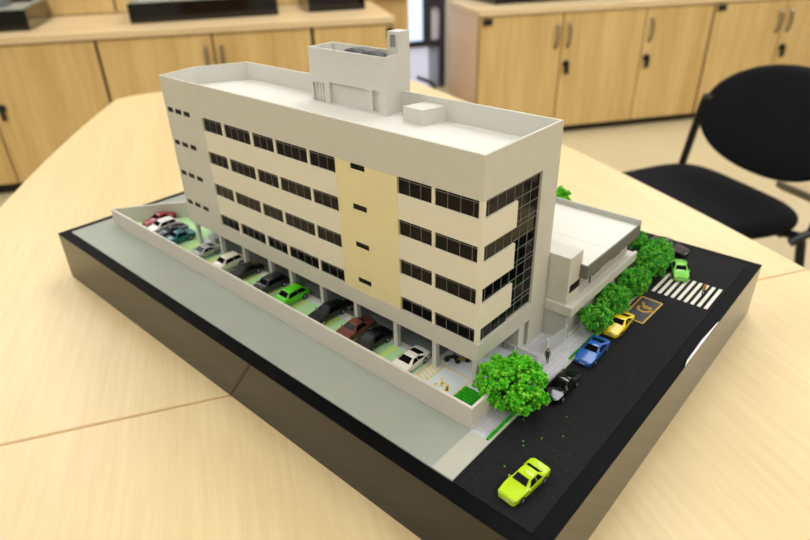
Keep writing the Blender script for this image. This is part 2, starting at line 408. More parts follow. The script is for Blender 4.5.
# display models on the worktops
def small_model(label, q, p, rz, lq, lp, z, bld, h=0.092):
    t = thing('display_model', label, 'model', RP(q, p, z), rz, 'architectural models along the walls')
    MB().box(-lq, 0, 0, lp, 0, h).build('case', M['acrylic'], t, bevel=0.003)
    MB().box(-lq + 0.012, -0.012, 0.012, lp - 0.012, h, h + 0.003).build('ground_plate', M['driveway'], t)
    for x0, x1, y0, y1, hh, mm in bld:
        o = MB().box(x0, x1, y0, y1, h + 0.003, h + 0.003 + hh).build('block', M[mm], t)
        MB().box(x0 + 0.004, x1 - 0.004, y0 + 0.004, y1 - 0.004, h + 0.003 + hh, h + 0.009 + hh).build('roof', M['roofcard'], o)
    return t
small_model('black based model at the far left, pale green ground with dark blocks', -3.125, -1.49, RZ, 0.56, 0.55, 0.745,
            [(-0.42, -0.12, 0.05, 0.30, 0.09, 'annexgrey'), (-0.3, -0.12, 0.37, 0.44, 0.06, 'lane'), (-0.5, -0.38, 0.36, 0.5, 0.05, 'trunk')])
small_model('long black based model in the middle of the left worktop', -3.12, -0.492, RZ, 0.4, 0.73, 0.745,
            [(-0.25, -0.06, 0.05, 0.2, 0.05, 'white_card'), (-0.3, -0.1, 0.3, 0.65, 0.12, 'white_card')])
small_model('short black based model at right end of the left worktop', -3.13, 0.40, RZ, 0.35, 0.31, 0.745, [(-0.25, -0.08, 0.08, 0.26, 0.1, 'white_card')], 0.11)
small_model('black based model on top of the right-hand worktop', -3.07, 1.46, RZ, 0.42, 0.95, 0.729, [(-0.3, -0.12, 0.2, 0.7, 0.12, 'white_card')])

# ------------------------------------------------------------------ chair
ch = thing('visitor_chair', 'black padded visitor chair with oval backrest beside the table', 'chair', RP(-0.93, 1.05), RZ)
def pad(rx, ry, th, n=40, e=2.6, dome=0.0):
    """superellipse cushion in xy, rounded edge"""
    prof = [(0.0, -th / 2), (0.86, -th / 2), (0.95, -th * 0.42), (0.99, -th * 0.22), (1.0, 0), (0.99, th * 0.22), (0.95, th * 0.42), (0.86, th / 2), (0.5, th / 2 + dome * 0.7), (0.0, th / 2 + dome)]
    vs = []; fs = []
    for k, z in prof:
        for i in range(n):
            t = 2 * PI * i / n; c, s_ = math.cos(t), math.sin(t)
            vs.append((rx * k * math.copysign(abs(c) ** (2 / e), c), ry * k * math.copysign(abs(s_) ** (2 / e), s_), z))
    for j in range(len(prof) - 1):
        for i in range(n):
            a = j * n + i; b = j * n + (i + 1) % n; fs.append((a, b, b + n, a + n))
    return vs, fs
vs, fs = pad(0.228, 0.238, 0.054, e=4.4, dome=0.006)
MB().add([(x * (1 + 0.4 * y) - 0.004, y, z + 0.433) for x, y, z in vs], fs).build('seat', M['fabric'], ch, smooth=True)
vs, fs = pad(0.25, 0.148, 0.05, e=2.15)
MB().add([(x + 0.018, 0.262 + 0.32 * (y) - z - 0.5 * x * x, 0.643 + y * 0.95) for x, y, z in vs], [f[::-1] for f in fs]).build('backrest', M['fabric'], ch, smooth=True)
for sx in (-1, 1):
    MB().tube([(sx * 0.235, 0.16, 0.39), (sx * 0.25, 0.205, 0.42), (sx * 0.25, 0.222, 0.52), (sx * 0.25 + 0.004, 0.236, 0.63), (sx * 0.248 + 0.008, 0.236, 0.655), (sx * 0.205 + 0.01, 0.226, 0.66)], 0.012, 10).build('back_post', M['tube'], ch, smooth=True)
    for sy in (-1, 1):
        MB().tube([(sx * 0.19, sy * 0.18, 0.397), (sx * (0.215 + 0.02 * sy), sy * 0.19, 0.402), (sx * (0.222 + 0.02 * sy), sy * 0.19, 0.39), (sx * (0.243 + 0.02 * sy), sy * 0.192, 0.30), (sx * (0.285 + 0.02 * sy), sy * 0.2, 0.0)], 0.012, 10).build('leg', M['tube'], ch, smooth=True)
MB().box(-0.2, 0.2, -0.19, -0.165, 0.387, 0.407).box(-0.2, 0.2, 0.165, 0.19, 0.387, 0.407).build('seat_frame', M['tube'], ch)

t = thing('low_table', 'low wooden table with grey edge behind the black chair', 'table', RP(-0.93, 1.40), RZ)
MB().box(0, 0.9, 0, 0.55, 0.425, 0.45).build('table_top', M['worktop'], t)
MB().box(-0.006, 0.9, -0.006, 0.0, 0.432, 0.449).box(-0.006, 0.0, 0, 0.55, 0.432, 0.449).build('edge_band', M['grey_edge'], t)
for x in (0.3, 0.86):
    for y in (0.3, 0.51): MB().box(x - 0.02, x + 0.02, y - 0.02, y + 0.02, 0, 0.425).build('leg', M['grey_edge'], t)

# ================================================================== the architectural model
O0 = W(0, 0, 0)
base = thing('diorama', 'large glossy black diorama with roads, the site of the model office block', 'diorama', O0)
def bp(mb, name, m, parent=base, **k): return mb.build(name, m, parent, sc=S, **k)
BX0, BX1, BY0, BY1, BH = -2.945, 0.592, -0.494, 1.852, -0.327
bp(MB().box(BX0, BX1, BY0, BY1, BH, -0.012), 'case', M['acrylic'])
bp(MB().box(BX0, BX1, BY0, BY1, -0.012, -0.006), 'rim', M['rim'])
bp(MB().prism([(0.592, 0.70), (0.592, 1.137), (0.588, 1.12), (0.580, 0.93), (0.583, 0.75)], -0.006, -0.0045), 'torn_edge', M['board'])
bp(MB().box(0.208, 0.53, -0.431, 1.789, -0.006, -0.003), 'road', M['asphalt'])
bp(MB().prism([(-0.7, 1.2), (0.208, 1.2), (0.208, 1.789), (-2.882, 1.789), (-2.882, 1.2)], -0.006, -0.003), 'road', M['asphalt'])
bp(MB().prism([(-2.882, -0.431), (0.122, -0.431), (0.122, 1.2), (-2.882, 1.2)], -0.006, 0.0), 'driveway', M['driveway'])
bp(MB().prism([(0.122, -0.431), (0.214, -0.431), (0.212, -0.20), (0.122, -0.20)], -0.006, 0.003), 'sidewalk', M['sidewalk'])
bp(MB().prism([(0.122, -0.20), (0.190, -0.20), (0.186, 0.20), (0.122, 0.20)], -0.006, 0.0028), 'paving', M['paving'])
bp(MB().prism([(0.203, -0.20), (0.212, -0.20), (0.208, 1.2), (0.199, 1.2)], -0.006, 0.003), 'kerb', M['sidewalk'])
bp(MB().prism([(-0.02, 0.20), (0.199, 0.20), (0.20, 0.31), (0.199, 1.2), (0.10, 1.2), (0.10, 0.56), (-0.02, 0.56)], -0.006, 0.0028), 'paving', M['paving'])
for i in range(9):
    x = 0.238 + i * 0.0325
    bp(MB().box(x, x + 0.016, 1.207, 1.438, -0.003, -0.0015), 'crosswalk_stripe', M['stripe'])
# accessible bay painted on the road
bp(MB().prism([(0.262, 0.895), (0.325, 0.892), (0.33, 1.118), (0.226, 1.122), (0.226, 0.93)], -0.003, -0.0018), 'parking_pad', M['padblue'])
ln = MB()
def seg2(mb, a, b, w, z0, z1):
    a = Vector((*a, 0)); b = Vector((*b, 0)); d = (b - a).normalized(); n = Vector((-d.y, d.x, 0)) * w / 2
    mb.prism([(a + n)[:2], (b + n)[:2], (b - n)[:2], (a - n)[:2]], z0, z1)
PP = [(0.262, 0.895), (0.325, 0.892), (0.33, 1.118), (0.226, 1.122)]
for a, b in zip(PP[:3], PP[1:]): seg2(ln, a, b, 0.008, -0.0018, -0.001)
seg2(ln, (0.226, 1.122), (0.226, 0.93), 0.008, -0.0018, -0.001)
bp(ln, 'bay_line', M['ypaint'])
def wheelchair(cx, cy, r, ang, z0, z1):
    mb = MB(); ca, sa = math.cos(ang), math.sin(ang)
    T = lambda x, y: (cx + (x * ca - y * sa) * r, cy + (x * sa + y * ca) * r)
    arc = [T(math.cos(t), math.sin(t)) for t in [PI * 0.75 + i * (1.5 * PI) / 14 for i in range(15)]]
    for a, b in zip(arc, arc[1:]): seg2(mb, a, b, r * 0.38, z0, z1)
    hd = [T(-0.25 + 0.3 * math.cos(k * PI / 5), 1.75 + 0.3 * math.sin(k * PI / 5)) for k in range(10)]
    mb.prism(hd, z0, z1)
    for a, b in (((-0.2, 1.35), (-0.1, 0.3)), ((-0.1, 0.3), (0.75, 0.25)), ((0.75, 0.25), (1.15, -0.8)), ((-0.15, 0.85), (0.55, 0.8))): seg2(mb, T(*a), T(*b), r * 0.38, z0, z1)
    return mb
bp(wheelchair(0.280, 1.02, 0.030, math.radians(20), -0.0018, -0.001), 'wheelchair_symbol', M['ypaint'])

# parking court behind the boundary wall
bp(MB().prism([(-2.757, -0.183), (0.107, -0.183), (0.107, 0.02), (0.0, 0.045), (-0.02, 0.52), (-2.1, 0.52), (-2.45, 0.22), (-2.6, 0.05)], 0.0, 0.002), 'parking_floor', M['parkfloor'])
bp(MB().box(-2.0, -0.25, 0.05, 0.40, 0.002, 0.003), 'lane', M['lane'])
BAYS = []
colx = [-2.08, -1.824, -1.594, -1.356, -1.182, -0.942, -0.701, -0.448, -0.224]
bp(MB().prism([(-2.755, -0.183), (-2.1, -0.183), (-2.1, 0.33), (-2.3, 0.33), (-2.5, 0.165), (-2.6, 0.05)], 0.002, 0.0024), 'green_ground', M['baygreen'])
xs = [-2.62, -2.49, -2.36, -2.235] 
for a, b in zip(colx, colx[1:]): xs += [a, (a + b) / 2]
xs.append(-0.252)
for a, b in zip(xs, xs[1:]):
    if b - a < 0.06: continue
    y0 = -0.183 if a > -2.5 else -0.06
    bp(MB().box(a + 0.012, b - 0.012, y0, 0.005, 0.002, 0.0028), 'parking_bay', M['baygreen'])
    bp(MB().box(a - 0.012, a + 0.012, y0, 0.005, 0.002, 0.003), 'bay_strip', M['baylime'])
yl = MB(); yl.box(-1.95, -0.05, 0.036, 0.042, 0.002, 0.0032)
bp(yl, 'bay_line', M['yline'])
hl = MB(); hl.box(-0.25, -0.245, -0.183, 0.03, 0.002, 0.0032)
for k in range(9): seg2(hl, (-0.245, -0.16 + 0.021 * k), (-0.19, -0.18 + 0.021 * k), 0.007, 0.002, 0.0032)
hl.box(-0.192, -0.187, -0.183, 0.036, 0.002, 0.0032); hl.box(-0.049, -0.044, -0.183, 0.036, 0.002, 0.0032)
tag(bp(hl, 'bay_line', M['yline']), kind='stuff')
bp(wheelchair(-0.118, -0.078, 0.029, math.radians(25), 0.002, 0.0032), 'wheelchair_symbol', M['yline'])

def flock(x0, x1, y0, y1, z, label, n):
    mb = MB()
    r = random.Random(3)
    mb.box(x0, x1, y0, y1, 0.0025, z)
    for _ in range(n):
        x = r.uniform(x0, x1); y = r.uniform(y0, y1); h = r.uniform(0.002, 0.006); w = 0.0022
        a = r.uniform(0, PI); dx, dy = math.cos(a) * w, math.sin(a) * w
        mb.add([(x - dx, y - dy, z), (x + dx, y + dy, z), (x + dy, y - dx, z), (x + r.uniform(-.002, .002), y + r.uniform(-.002, .002), z + h)], [(0, 2, 3), (2, 1, 3), (1, 0, 3)])
    o = mb.build('grass', M['grass'], sc=S, loc=O0)
    return tag(o, label, 'grass', kind='stuff')
flock(-0.04, 0.104, -0.181, -0.012, 0.008, 'bright green grass patch inside the corner of the boundary wall', 2500)
flock(0.191, 0.203, -0.195, 0.20, 0.006, 'narrow green grass strip along the pavement kerb', 900)
flock(0.19, 0.2, 0.42, 1.15, 0.006, 'green grass verge beside the annex pavement', 900)

# boundary wall
bw = thing('boundary_wall', 'low pale boundary wall around the row of parked cars', 'wall', O0)
def wallrun(pts, th, h, h2=None):
    mb = MB()
    for i, (a, b) in enumerate(zip(pts, pts[1:])):
        seg2(mb, a, b, th, 0.0, h)
    return mb
bp(MB().box(-2.777, 0.122, -0.195, -0.183, 0.0, 0.105), 'front_wall', M['bound'], bw)
bp(MB().prism([(0.122, -0.183), (0.122, 0.03), (0.110, 0.03), (0.110, -0.183)], 0.0, 0.105), 'end_wall', M['bound'], bw)
bp(MB().prism([(-2.777, -0.183), (-2.695, -0.058), (-2.612, 0.06), (-2.5, 0.185), (-2.2, 0.46), (-2.19, 0.45), (-2.49, 0.175), (-2.60, 0.054), (-2.683, -0.062), (-2.765, -0.183)], 0.0, 0.105), 'side_wall', M['bound'], bw)

# ------------------------------------------------------------------ office building
ob = thing('office_building', 'tall cream model office block with ribbon windows and yellow panel', 'building', O0)
X0 = -2.117
A_, B_, C_, D_, E_ = (X0, 0.0), (0.0, 0.0), (0.0, 0.52), (-2.03, 0.505), (-2.165, 0.24)
FOOT = [A_, B_, C_, D_, E_]
def B(mb, name, m, parent=ob, **k): return mb.build(name, m, parent, sc=S, **k)
def inset(poly, d):
    n = len(poly); out = []
    for i in range(n):
        p0, p1, p2 = Vector(poly[i - 1]), Vector(poly[i]), Vector(poly[(i + 1) % n])
        d1 = (p1 - p0).normalized(); d2 = (p2 - p1).normalized()
        n1 = Vector((-d1.y, d1.x)); n2 = Vector((-d2.y, d2.x)); bis = (n1 + n2) / (1 + n1.dot(n2))
        out.append(tuple(p1 + bis * d))
    return out
core = inset(FOOT, 0.024)
B(MB().prism(core, 0.15, 0.90), 'core', M['glass'])
inn = inset(FOOT, 0.011)
pm = MB(); n = len(FOOT)
for i in range(n):
    j = (i + 1) % n
    pm.prism([FOOT[i], FOOT[j], inn[j], inn[i]], 0.85, 1.0)
B(pm, 'parapet', M['wallgrey'])
in2 = inset(FOOT, 0.0125); pl = MB()
for i in range(n):
    j = (i + 1) % n; pl.prism([inn[i], inn[j], in2[j], in2[i]], 0.904, 0.9995)
B(pl, 'parapet_lining', M['white_card'])
B(MB().prism(inset(FOOT, 0.008), 0.86, 0.905), 'roof_slab', M['roofcard'])
HEAD = [0.834, 0.655, 0.476, 0.294]; SILL = [0.763, 0.585, 0.405, 0.2265]
# front wall, grey
sw = [(-2.098, -2.042), (-2.021, -1.958), (-1.936, -1.874)]
swz = [(0.811, 0.838), (0.629, 0.656), (0.449, 0.476), (0.269, 0.296)]
us = sorted([X0, -1.757, -0.752, -0.402, 0.0] + [a for s_ in sw for a in s_]); zs = sorted([0.144, 0.222, 0.834, 0.85] + [a for s_ in swz for a in s_])
def fh(u, z):
    if u > -1.757: return z < 0.834
    return any(a < u < b for a, b in sw) and any(a < z < b for a, b in swz)
mb = MB(); holed(mb, (0, 0, 0), (1, 0, 0), (0, -1, 0), us, zs, fh, 0.016, 0, False, True)
B(mb, 'front_wall', M['wallgrey'])
for (a, b) in sw:
    for (c, d) in swz: B(MB().box(a, b, 0.0018, 0.016, c, d), 'small_window', M['glass'])
# side wall, grey
mb = MB(); holed(mb, (0, 0, 0), (0, 1, 0), (1, 0, 0), [0.0, 0.392, 0.52], [0.0, 0.144, 0.236, 0.834, 0.85], lambda u, z: u < 0.392 and z < 0.834, 0.02, 0, True)
B(mb, 'side_wall', M['wallgrey'])
mb = MB()
for a, b in ((C_, D_), (D_, E_), (E_, A_)):
    n_ = Vector((b[1] - a[1], a[0] - b[0], 0)).normalized()
    mb.add([(a[0], a[1], 0.144), (b[0], b[1], 0.144), (b[0], b[1], 0.85), (a[0], a[1], 0.85)], [(0, 1, 2, 3)])
B(mb, 'rear_wall', M['wallgrey'])
B(MB().box(-1.95, -0.02, 0.505, 0.52, 0.0, 0.144), 'garage_wall', M['annexgrey'])
# fascia over the parking level
B(MB().prism([(-1.757, -0.003), (0.003, -0.003), (0.003, 0.392), (-0.02, 0.392), (-0.02, 0.02), (-1.757, 0.02)], 0.144, 0.226), 'fascia', M['wallgrey'])
B(MB().prism(inset(FOOT, 0.002), 0.144, 0.152), 'soffit', M['white_card'])
# yellow panel with slots
ys = (-0.659, -0.577); yz = [(0.808, 0.833), (0.629, 0.655), (0.450, 0.476), (0.270, 0.296)]
mb = MB(); holed(mb, (0, -0.001, 0), (1, 0, 0), (0, -1, 0), [-0.752, ys[0], ys[1], -0.402], sorted([0.222, 0.834] + [a for s_ in yz for a in s_]), lambda u, z: ys[0] < u < ys[1] and any(a < z < b for a, b in yz), 0.012)
mb.box(-0.752, -0.7515, -0.001, 0.02, 0.222, 0.834).box(-0.4025, -0.402, -0.001, 0.02, 0.222, 0.834)
B(mb, 'yellow_panel', M['yellow_card'])
for c, d in yz: B(MB().box(ys[0], ys[1], 0.002, 0.014, c, d), 'small_window', M['glass'])
# cream spandrels and piers
for k in range(3):
    z0, z1 = HEAD[k + 1], SILL[k]
    B(MB().box(-1.757, -0.752, 0.0, 0.02, z0, z1), 'spandrel', M['cream'])
    B(MB().prism([(-0.402, 0.0), (0.0, 0.0), (0.0, 0.228), (-0.014, 0.228), (-0.014, 0.014), (-0.402, 0.014)], z0, z1), 'spandrel', M['cream'])
LW = [(-1.756, -1.590, 3), (-1.569, -1.354, 4), (-1.334, -1.174, 3), (-1.157, -0.937, 4), (-0.922, -0.753, 3)]
RW = [(-0.401, -0.233, 3), (-0.218, -0.018, 4)]
for (a, b) in [(-1.590, -1.569), (-1.354, -1.334), (-1.174, -1.157), (-0.937, -0.922), (-0.233, -0.218)]:
    B(MB().box(a, b, 0.003, 0.02, 0.226, 0.834), 'pier', M['cream'])
B(MB().box(-0.018, -0.001, 0.001, 0.019, 0.226, 0.834), 'corner_pier', M['cream'])
# ribbon windows
pane_cache = {}
def pane(w, h):
    k = (round(w, 4), round(h, 4))
    if k not in pane_cache: pane_cache[k] = MB().box(0, w, 0, 0.003, 0, h).mesh('pane', M['glass'], S)
    return pane_cache[k]
def window(x0, x1, n, z0, z1, parent=ob):
    mb = MB(); T = 0.0014; zt = z1 - 0.012
    if n == 4 and x0 > -0.3: cuts = [x0, -0.161, -0.102, -0.045, x1]
    else: cuts = [x0 + (x1 - x0) * i / n for i in range(n + 1)]
    for c in cuts[1:-1]: mb.box(c - T / 2, c + T / 2, 0.0065, 0.010, z0, z1)
    mb.box(x0, x1, 0.0065, 0.010, zt - T / 2, zt + T / 2)
    f = B(mb, 'window', M['mullion'], parent)
    for a, b in zip(cuts, cuts[1:]):
        o = bpy.data.objects.new('pane', pane(b - a - T, z1 - z0)); COL.objects.link(o); o.parent = f
        o.location = Vector((a + T / 2, 0.0085, z0)) * S
    return f
for k in range(4):
    for a, b, n_ in LW + RW: window(a, b, n_, SILL[k], HEAD[k])
# curtain wall on the side
YC = [0.019, 0.047, 0.102, 0.157, 0.213, 0.268, 0.328, 0.392]
ZC = [0.834, 0.768, 0.721, 0.666, 0.591, 0.543, 0.485, 0.410, 0.362, 0.305, 0.236]
cm = MB(); T = 0.0014
for y in YC[1:4]:
    for k in range(4): cm.box(-0.012, -0.0085, y - T / 2, y + T / 2, SILL[k], HEAD[k])
for y in YC[4:-1]: cm.box(-0.012, -0.0085, y - T / 2, y + T / 2, 0.236, 0.834)
for k, z in enumerate([0.823, 0.645, 0.465, 0.283]): cm.box(-0.012, -0.0085, 0.019, 0.392, z - T / 2, z + T / 2)
for z in ZC[1:-1]: cm.box(-0.012, -0.0085, 0.213, 0.392, z - T / 2, z + T / 2)
cw = B(cm, 'curtain_wall', M['mullion'])
pc2 = {}
def cpane(y0, y1, z0, z1):
    k = (round(y1 - y0, 4), round(z1 - z0, 4))
    if k not in pc2: pc2[k] = MB().box(-0.003, 0, 0, k[0], 0, k[1]).mesh('pane', M['glass'], S)
    o = bpy.data.objects.new('pane', pc2[k]); COL.objects.link(o); o.parent = cw
    o.location = Vector((-0.0105, y0, z0)) * S
for a, b in zip(YC[:4], YC[1:5]):
    for k in range(4): cpane(a + T / 2, b - T / 2, SILL[k], HEAD[k])
for a, b in zip(YC[4:], YC[5:]):
    for c, d in zip(ZC[1:], ZC): cpane(a + T / 2, b - T / 2, c + T / 2, d - T / 2)
# ground floor: columns, lobby
for x in [-2.075, -1.824, -1.594, -1.356, -1.182, -0.942, -0.701, -0.448, -0.224, -0.016]:
    B(MB().box(x - 0.011, x + 0.011, 0.006, 0.028, 0.002, 0.144), 'column', M['white_card'])
B(MB().box(-0.05, -0.008, 0.325, 0.372, 0.0, 0.144), 'lobby_pilaster', M['white_card'])
B(MB().box(-0.11, -0.10, 0.16, 0.50, 0.0, 0.144), 'lobby_wall', M['annexgrey'])
B(MB().box(-0.10, -0.096, 0.20, 0.235, 0.0, 0.11), 'lobby_door', M['glass'])
# rooftop house with water tanks
px0, px1, py0, py1, pz0, pz1 = -1.335, -0.822, 0.393, 0.560, 0.905, 1.163
mb = MB()
rec = [(-1.322, -1.232, 0.908, 0.999), (-1.200, -0.943, 0.908, 1.011), (-0.908, -0.862, 0.916, 1.013)]
holed(mb, (0, py0, 0), (1, 0, 0), (0, -1, 0), sorted([px0, px1] + [a for r in rec for a in r[:2]]), sorted({pz0, pz1} | {a for r in rec for a in r[2:]}),
      lambda u, z: any(r[0] < u < r[1] and r[2] < z < r[3] for r in rec), 0.016)
mb.box(px0 + 0.002, px1 - 0.002, py0 + 0.016, py1 - 0.002, 0.86, 1.118)
mb.box(px0, px0 + 0.011, py0 + 0.0002, py1, 0.8, pz1).box(px1 - 0.011, px1, py0 + 0.0002, py1, 0.8, pz1).box(px0 + 0.011, px1 - 0.011, py1 - 0.011, py1 - 0.0002, 0.8, pz1 - 0.0001)
mb.box(px0 + 0.011, px1 - 0.011, py0 + 0.0004, py0 + 0.011, 1.05, pz1 - 0.0001)
mb.box(px0 + 0.01, px1 - 0.01, 0.531, py1 - 0.001, 0.0, 0.85)
rh = B(mb, 'rooftop_house', M['white_card'])
mb = MB()
holed(mb, (0, 0.487, 0), (1, 0, 0), (0, -1, 0), [-0.886, -0.873, -0.838, -0.8215], [1.10, 1.19, 1.243, 1.257], lambda u, z: -0.873 < u < -0.838 and 1.19 < z < 1.243, 0.012)
mb.box(-0.8862, -0.8213, 0.499, 0.5607, 1.101, 1.2572)
mb.box(-0.8863, -0.8855, 0.4872, 0.499, 1.101, 1.257).box(-0.822, -0.8213, 0.4872, 0.499, 1.101, 1.257).box(-0.8862, -0.8214, 0.4871, 0.499, 1.2562, 1.2571)
tw = B(mb, 'stair_tower', M['white_card'])
MB().box(-0.8728, -0.8382, 0.493, 0.5, 1.1902, 1.2428).build('opening_shade', M['tower_shade'], tw, sc=S)  # panel whose grey paints in the shaded interior of the window opening
dm = MB()
for k in range(4): dm.box(-1.318 + 0.022 * k, -1.302 + 0.022 * k, py0 + 0.010, py0 + 0.018, 0.91, 0.997)
B(dm, 'louvre_door', M['white_card'], rh)
for cx in (-1.10, -0.968):
    B(MB().lathe([(0.06, 0), (0.062, 0.012), (0.058, 0.03), (0.04, 0.042), (0.012, 0.047), (0.0, 0.047)], (cx, 0.478, 1.118), 20), 'water_tank', M['tank'], smooth=True)
B(MB().prism([(-0.707, 0.38), (-0.592, 0.378), (-0.556, 0.508), (-0.68, 0.508)], 0.905, 0.973), 'roof_box', M['white_card'])

# ------------------------------------------------------------------ annex
ax = thing('annex_building', 'low grey annex with flat white roof behind the office block', 'building', O0)
def A(mb, name, m, parent=ax, **k): return mb.build(name, m, parent, sc=S, **k)
A(MB().prism([(-0.6, 0.56), (0.012, 0.522), (0.104, 0.54), (0.104, 1.17), (-0.6, 1.17)], 0.003, 0.15), 'ground_wall', M['annexgrey'])
A(MB().box(-0.6, 0.092, 0.64, 1.165, 0.185, 0.288), 'upper_wall', M['annexgrey'])
A(MB().box(-0.3, 0.097, 0.526, 0.64, 0.185, 0.42), 'stair_block', M['wallgrey'])
A(MB().box(-0.3, 0.095, 0.528, 0.638, 0.42, 0.4215), 'block_cap', M['white_card'])
A(MB().prism([(-0.6, 0.53), (0.0005, 0.53), (0.0005, 0.515), (0.133, 0.515), (0.133, 1.20), (-0.6, 1.20)], 0.145, 0.185), 'canopy', M['wallgrey'])
A(MB().box(0.121, 0.133, 0.515, 1.20, 0.185, 0.192).box(0.0005, 0.121, 0.515, 0.526, 0.185, 0.192), 'canopy_lip', M['white_card'])
rm = MB(); rm.box(-0.6, 0.134, 0.627, 1.184, 0.288, 0.335)
A(rm, 'roof_slab', M['annexdark'])
A(MB().box(-0.59, 0.124, 0.637, 1.174, 0.335, 0.345).box(-0.59, 0.124, 0.85, 1.174, 0.345, 0.3458), 'roof', M['roofcard'])
A(MB().box(-0.6, 0.134, 1.172, 1.184, 0.335, 0.375), 'parapet', M['annexgrey'])
A(MB().box(0.126, 0.134, 0.627, 1.172, 0.335, 0.352).box(-0.6, 0.126, 0.627, 0.636, 0.335, 0.352), 'roof_edge', M['annexdark'])
A(MB().prism([(0.0965, 0.55), (0.0985, 0.55), (0.0985, 0.638), (0.0965, 0.638)], 0.24, 0.278), 'window', M['void'])
A(MB().box(0.091, 0.0935, 0.753, 0.767, 0.195, 0.238), 'window', M['void'])
A(MB().box(0.091, 0.0935, 0.78, 0.865, 0.224, 0.242), 'window', M['void'])
A(MB().box(0.091, 0.0935, 0.98, 1.08, 0.224, 0.242), 'window', M['void'])
A(MB().box(0.104, 0.112, 0.56, 1.17, 0.003, 0.012), 'plinth', M['white_card'])

# ------------------------------------------------------------------ fences on the plaza
gf = thing('glass_fence', 'frosted clear screen with white posts on the annex forecourt', 'fence', W(0.100, 0.392, 0.003), -0.083)
MB().box(-0.002, 0.002, 0.0, 0.142, 0.0, 0.078).build('panel', M['clear'], gf, sc=S)
for y in (0.0, 0.142): MB().box(-0.0035, 0.0035, y - 0.0035, y + 0.0035, 0, 0.083).build('post', M['white_card'], gf, sc=S)
rl = thing('handrail', 'low white handrail with clear panel beside the big green tree', 'railing', W(-0.064, 0.312, 0.003))
MB().box(0, 0.166, -0.0025, 0.0025, 0.034, 0.040).build('rail', M['white_card'], rl, sc=S)
MB().box(0.002, 0.164, -0.001, 0.001, 0.002, 0.034).build('panel', M['clear'], rl, sc=S)
for x, h in ((0.0, 0.036), (0.055, 0.034), (0.11, 0.034), (0.166, 0.05)): MB().box(x - 0.003, x + 0.003, -0.003, 0.003, 0, h).build('post', M['white_card'], rl, sc=S)

# ------------------------------------------------------------------ cars
KINDS = {  # stations: x, half width, belt z, top half width, top z
 'sedan': ([(0.100, .028, .026, .022, .027), (0.096, .036, .032, .031, .033), (0.060, .0405, .036, .034, .039), (0.034, .041, .038, .034, .0415), (0.006, .041, .039, .0265, .0595),
            (-0.012, .041, .039, .027, .0610), (-0.034, .041, .039, .0265, .0595), (-0.060, .041, .039, .033, .0440), (-0.086, .040, .038, .033, .0420), (-0.097, .036, .034, .030, .038), (-0.100, .030, .027, .024, .030)], (3, 4), (6, 7)),
 'hatch': ([(0.096, .028, .028, .022, .029), (0.092, .036, .034, .031, .035), (0.062, .0405, .038, .034, .042), (0.044, .041, .040, .034, .0445), (0.018, .041, .041, .0275, .0650),
            (-0.010, .041, .041, .028, .0665), (-0.060, .041, .041, .0275, .0645), (-0.086, .040, .040, .031, .0470), (-0.093, .038, .036, .031, .042), (-0.096, .030, .027, .024, .030)], (3, 4), (6, 7)),
 'coupe': ([(0.102, .026, .022, .020, .023), (0.096, .037, .028, .031, .029), (0.058, .0415, .033, .035, .036), (0.034, .042, .035, .034, .0385), (-0.002, .042, .036, .0265, .0525),
            (-0.014, .042, .036, .027, .0530), (-0.030, .042, .036, .0265, .0520), (-0.072, .041, .036, .033, .0400), (-0.092, .039, .034, .032, .038), (-0.098, .036, .031, .029, .034), (-0.101, .030, .025, .024, .027)], (3, 4), (6, 7)),
}
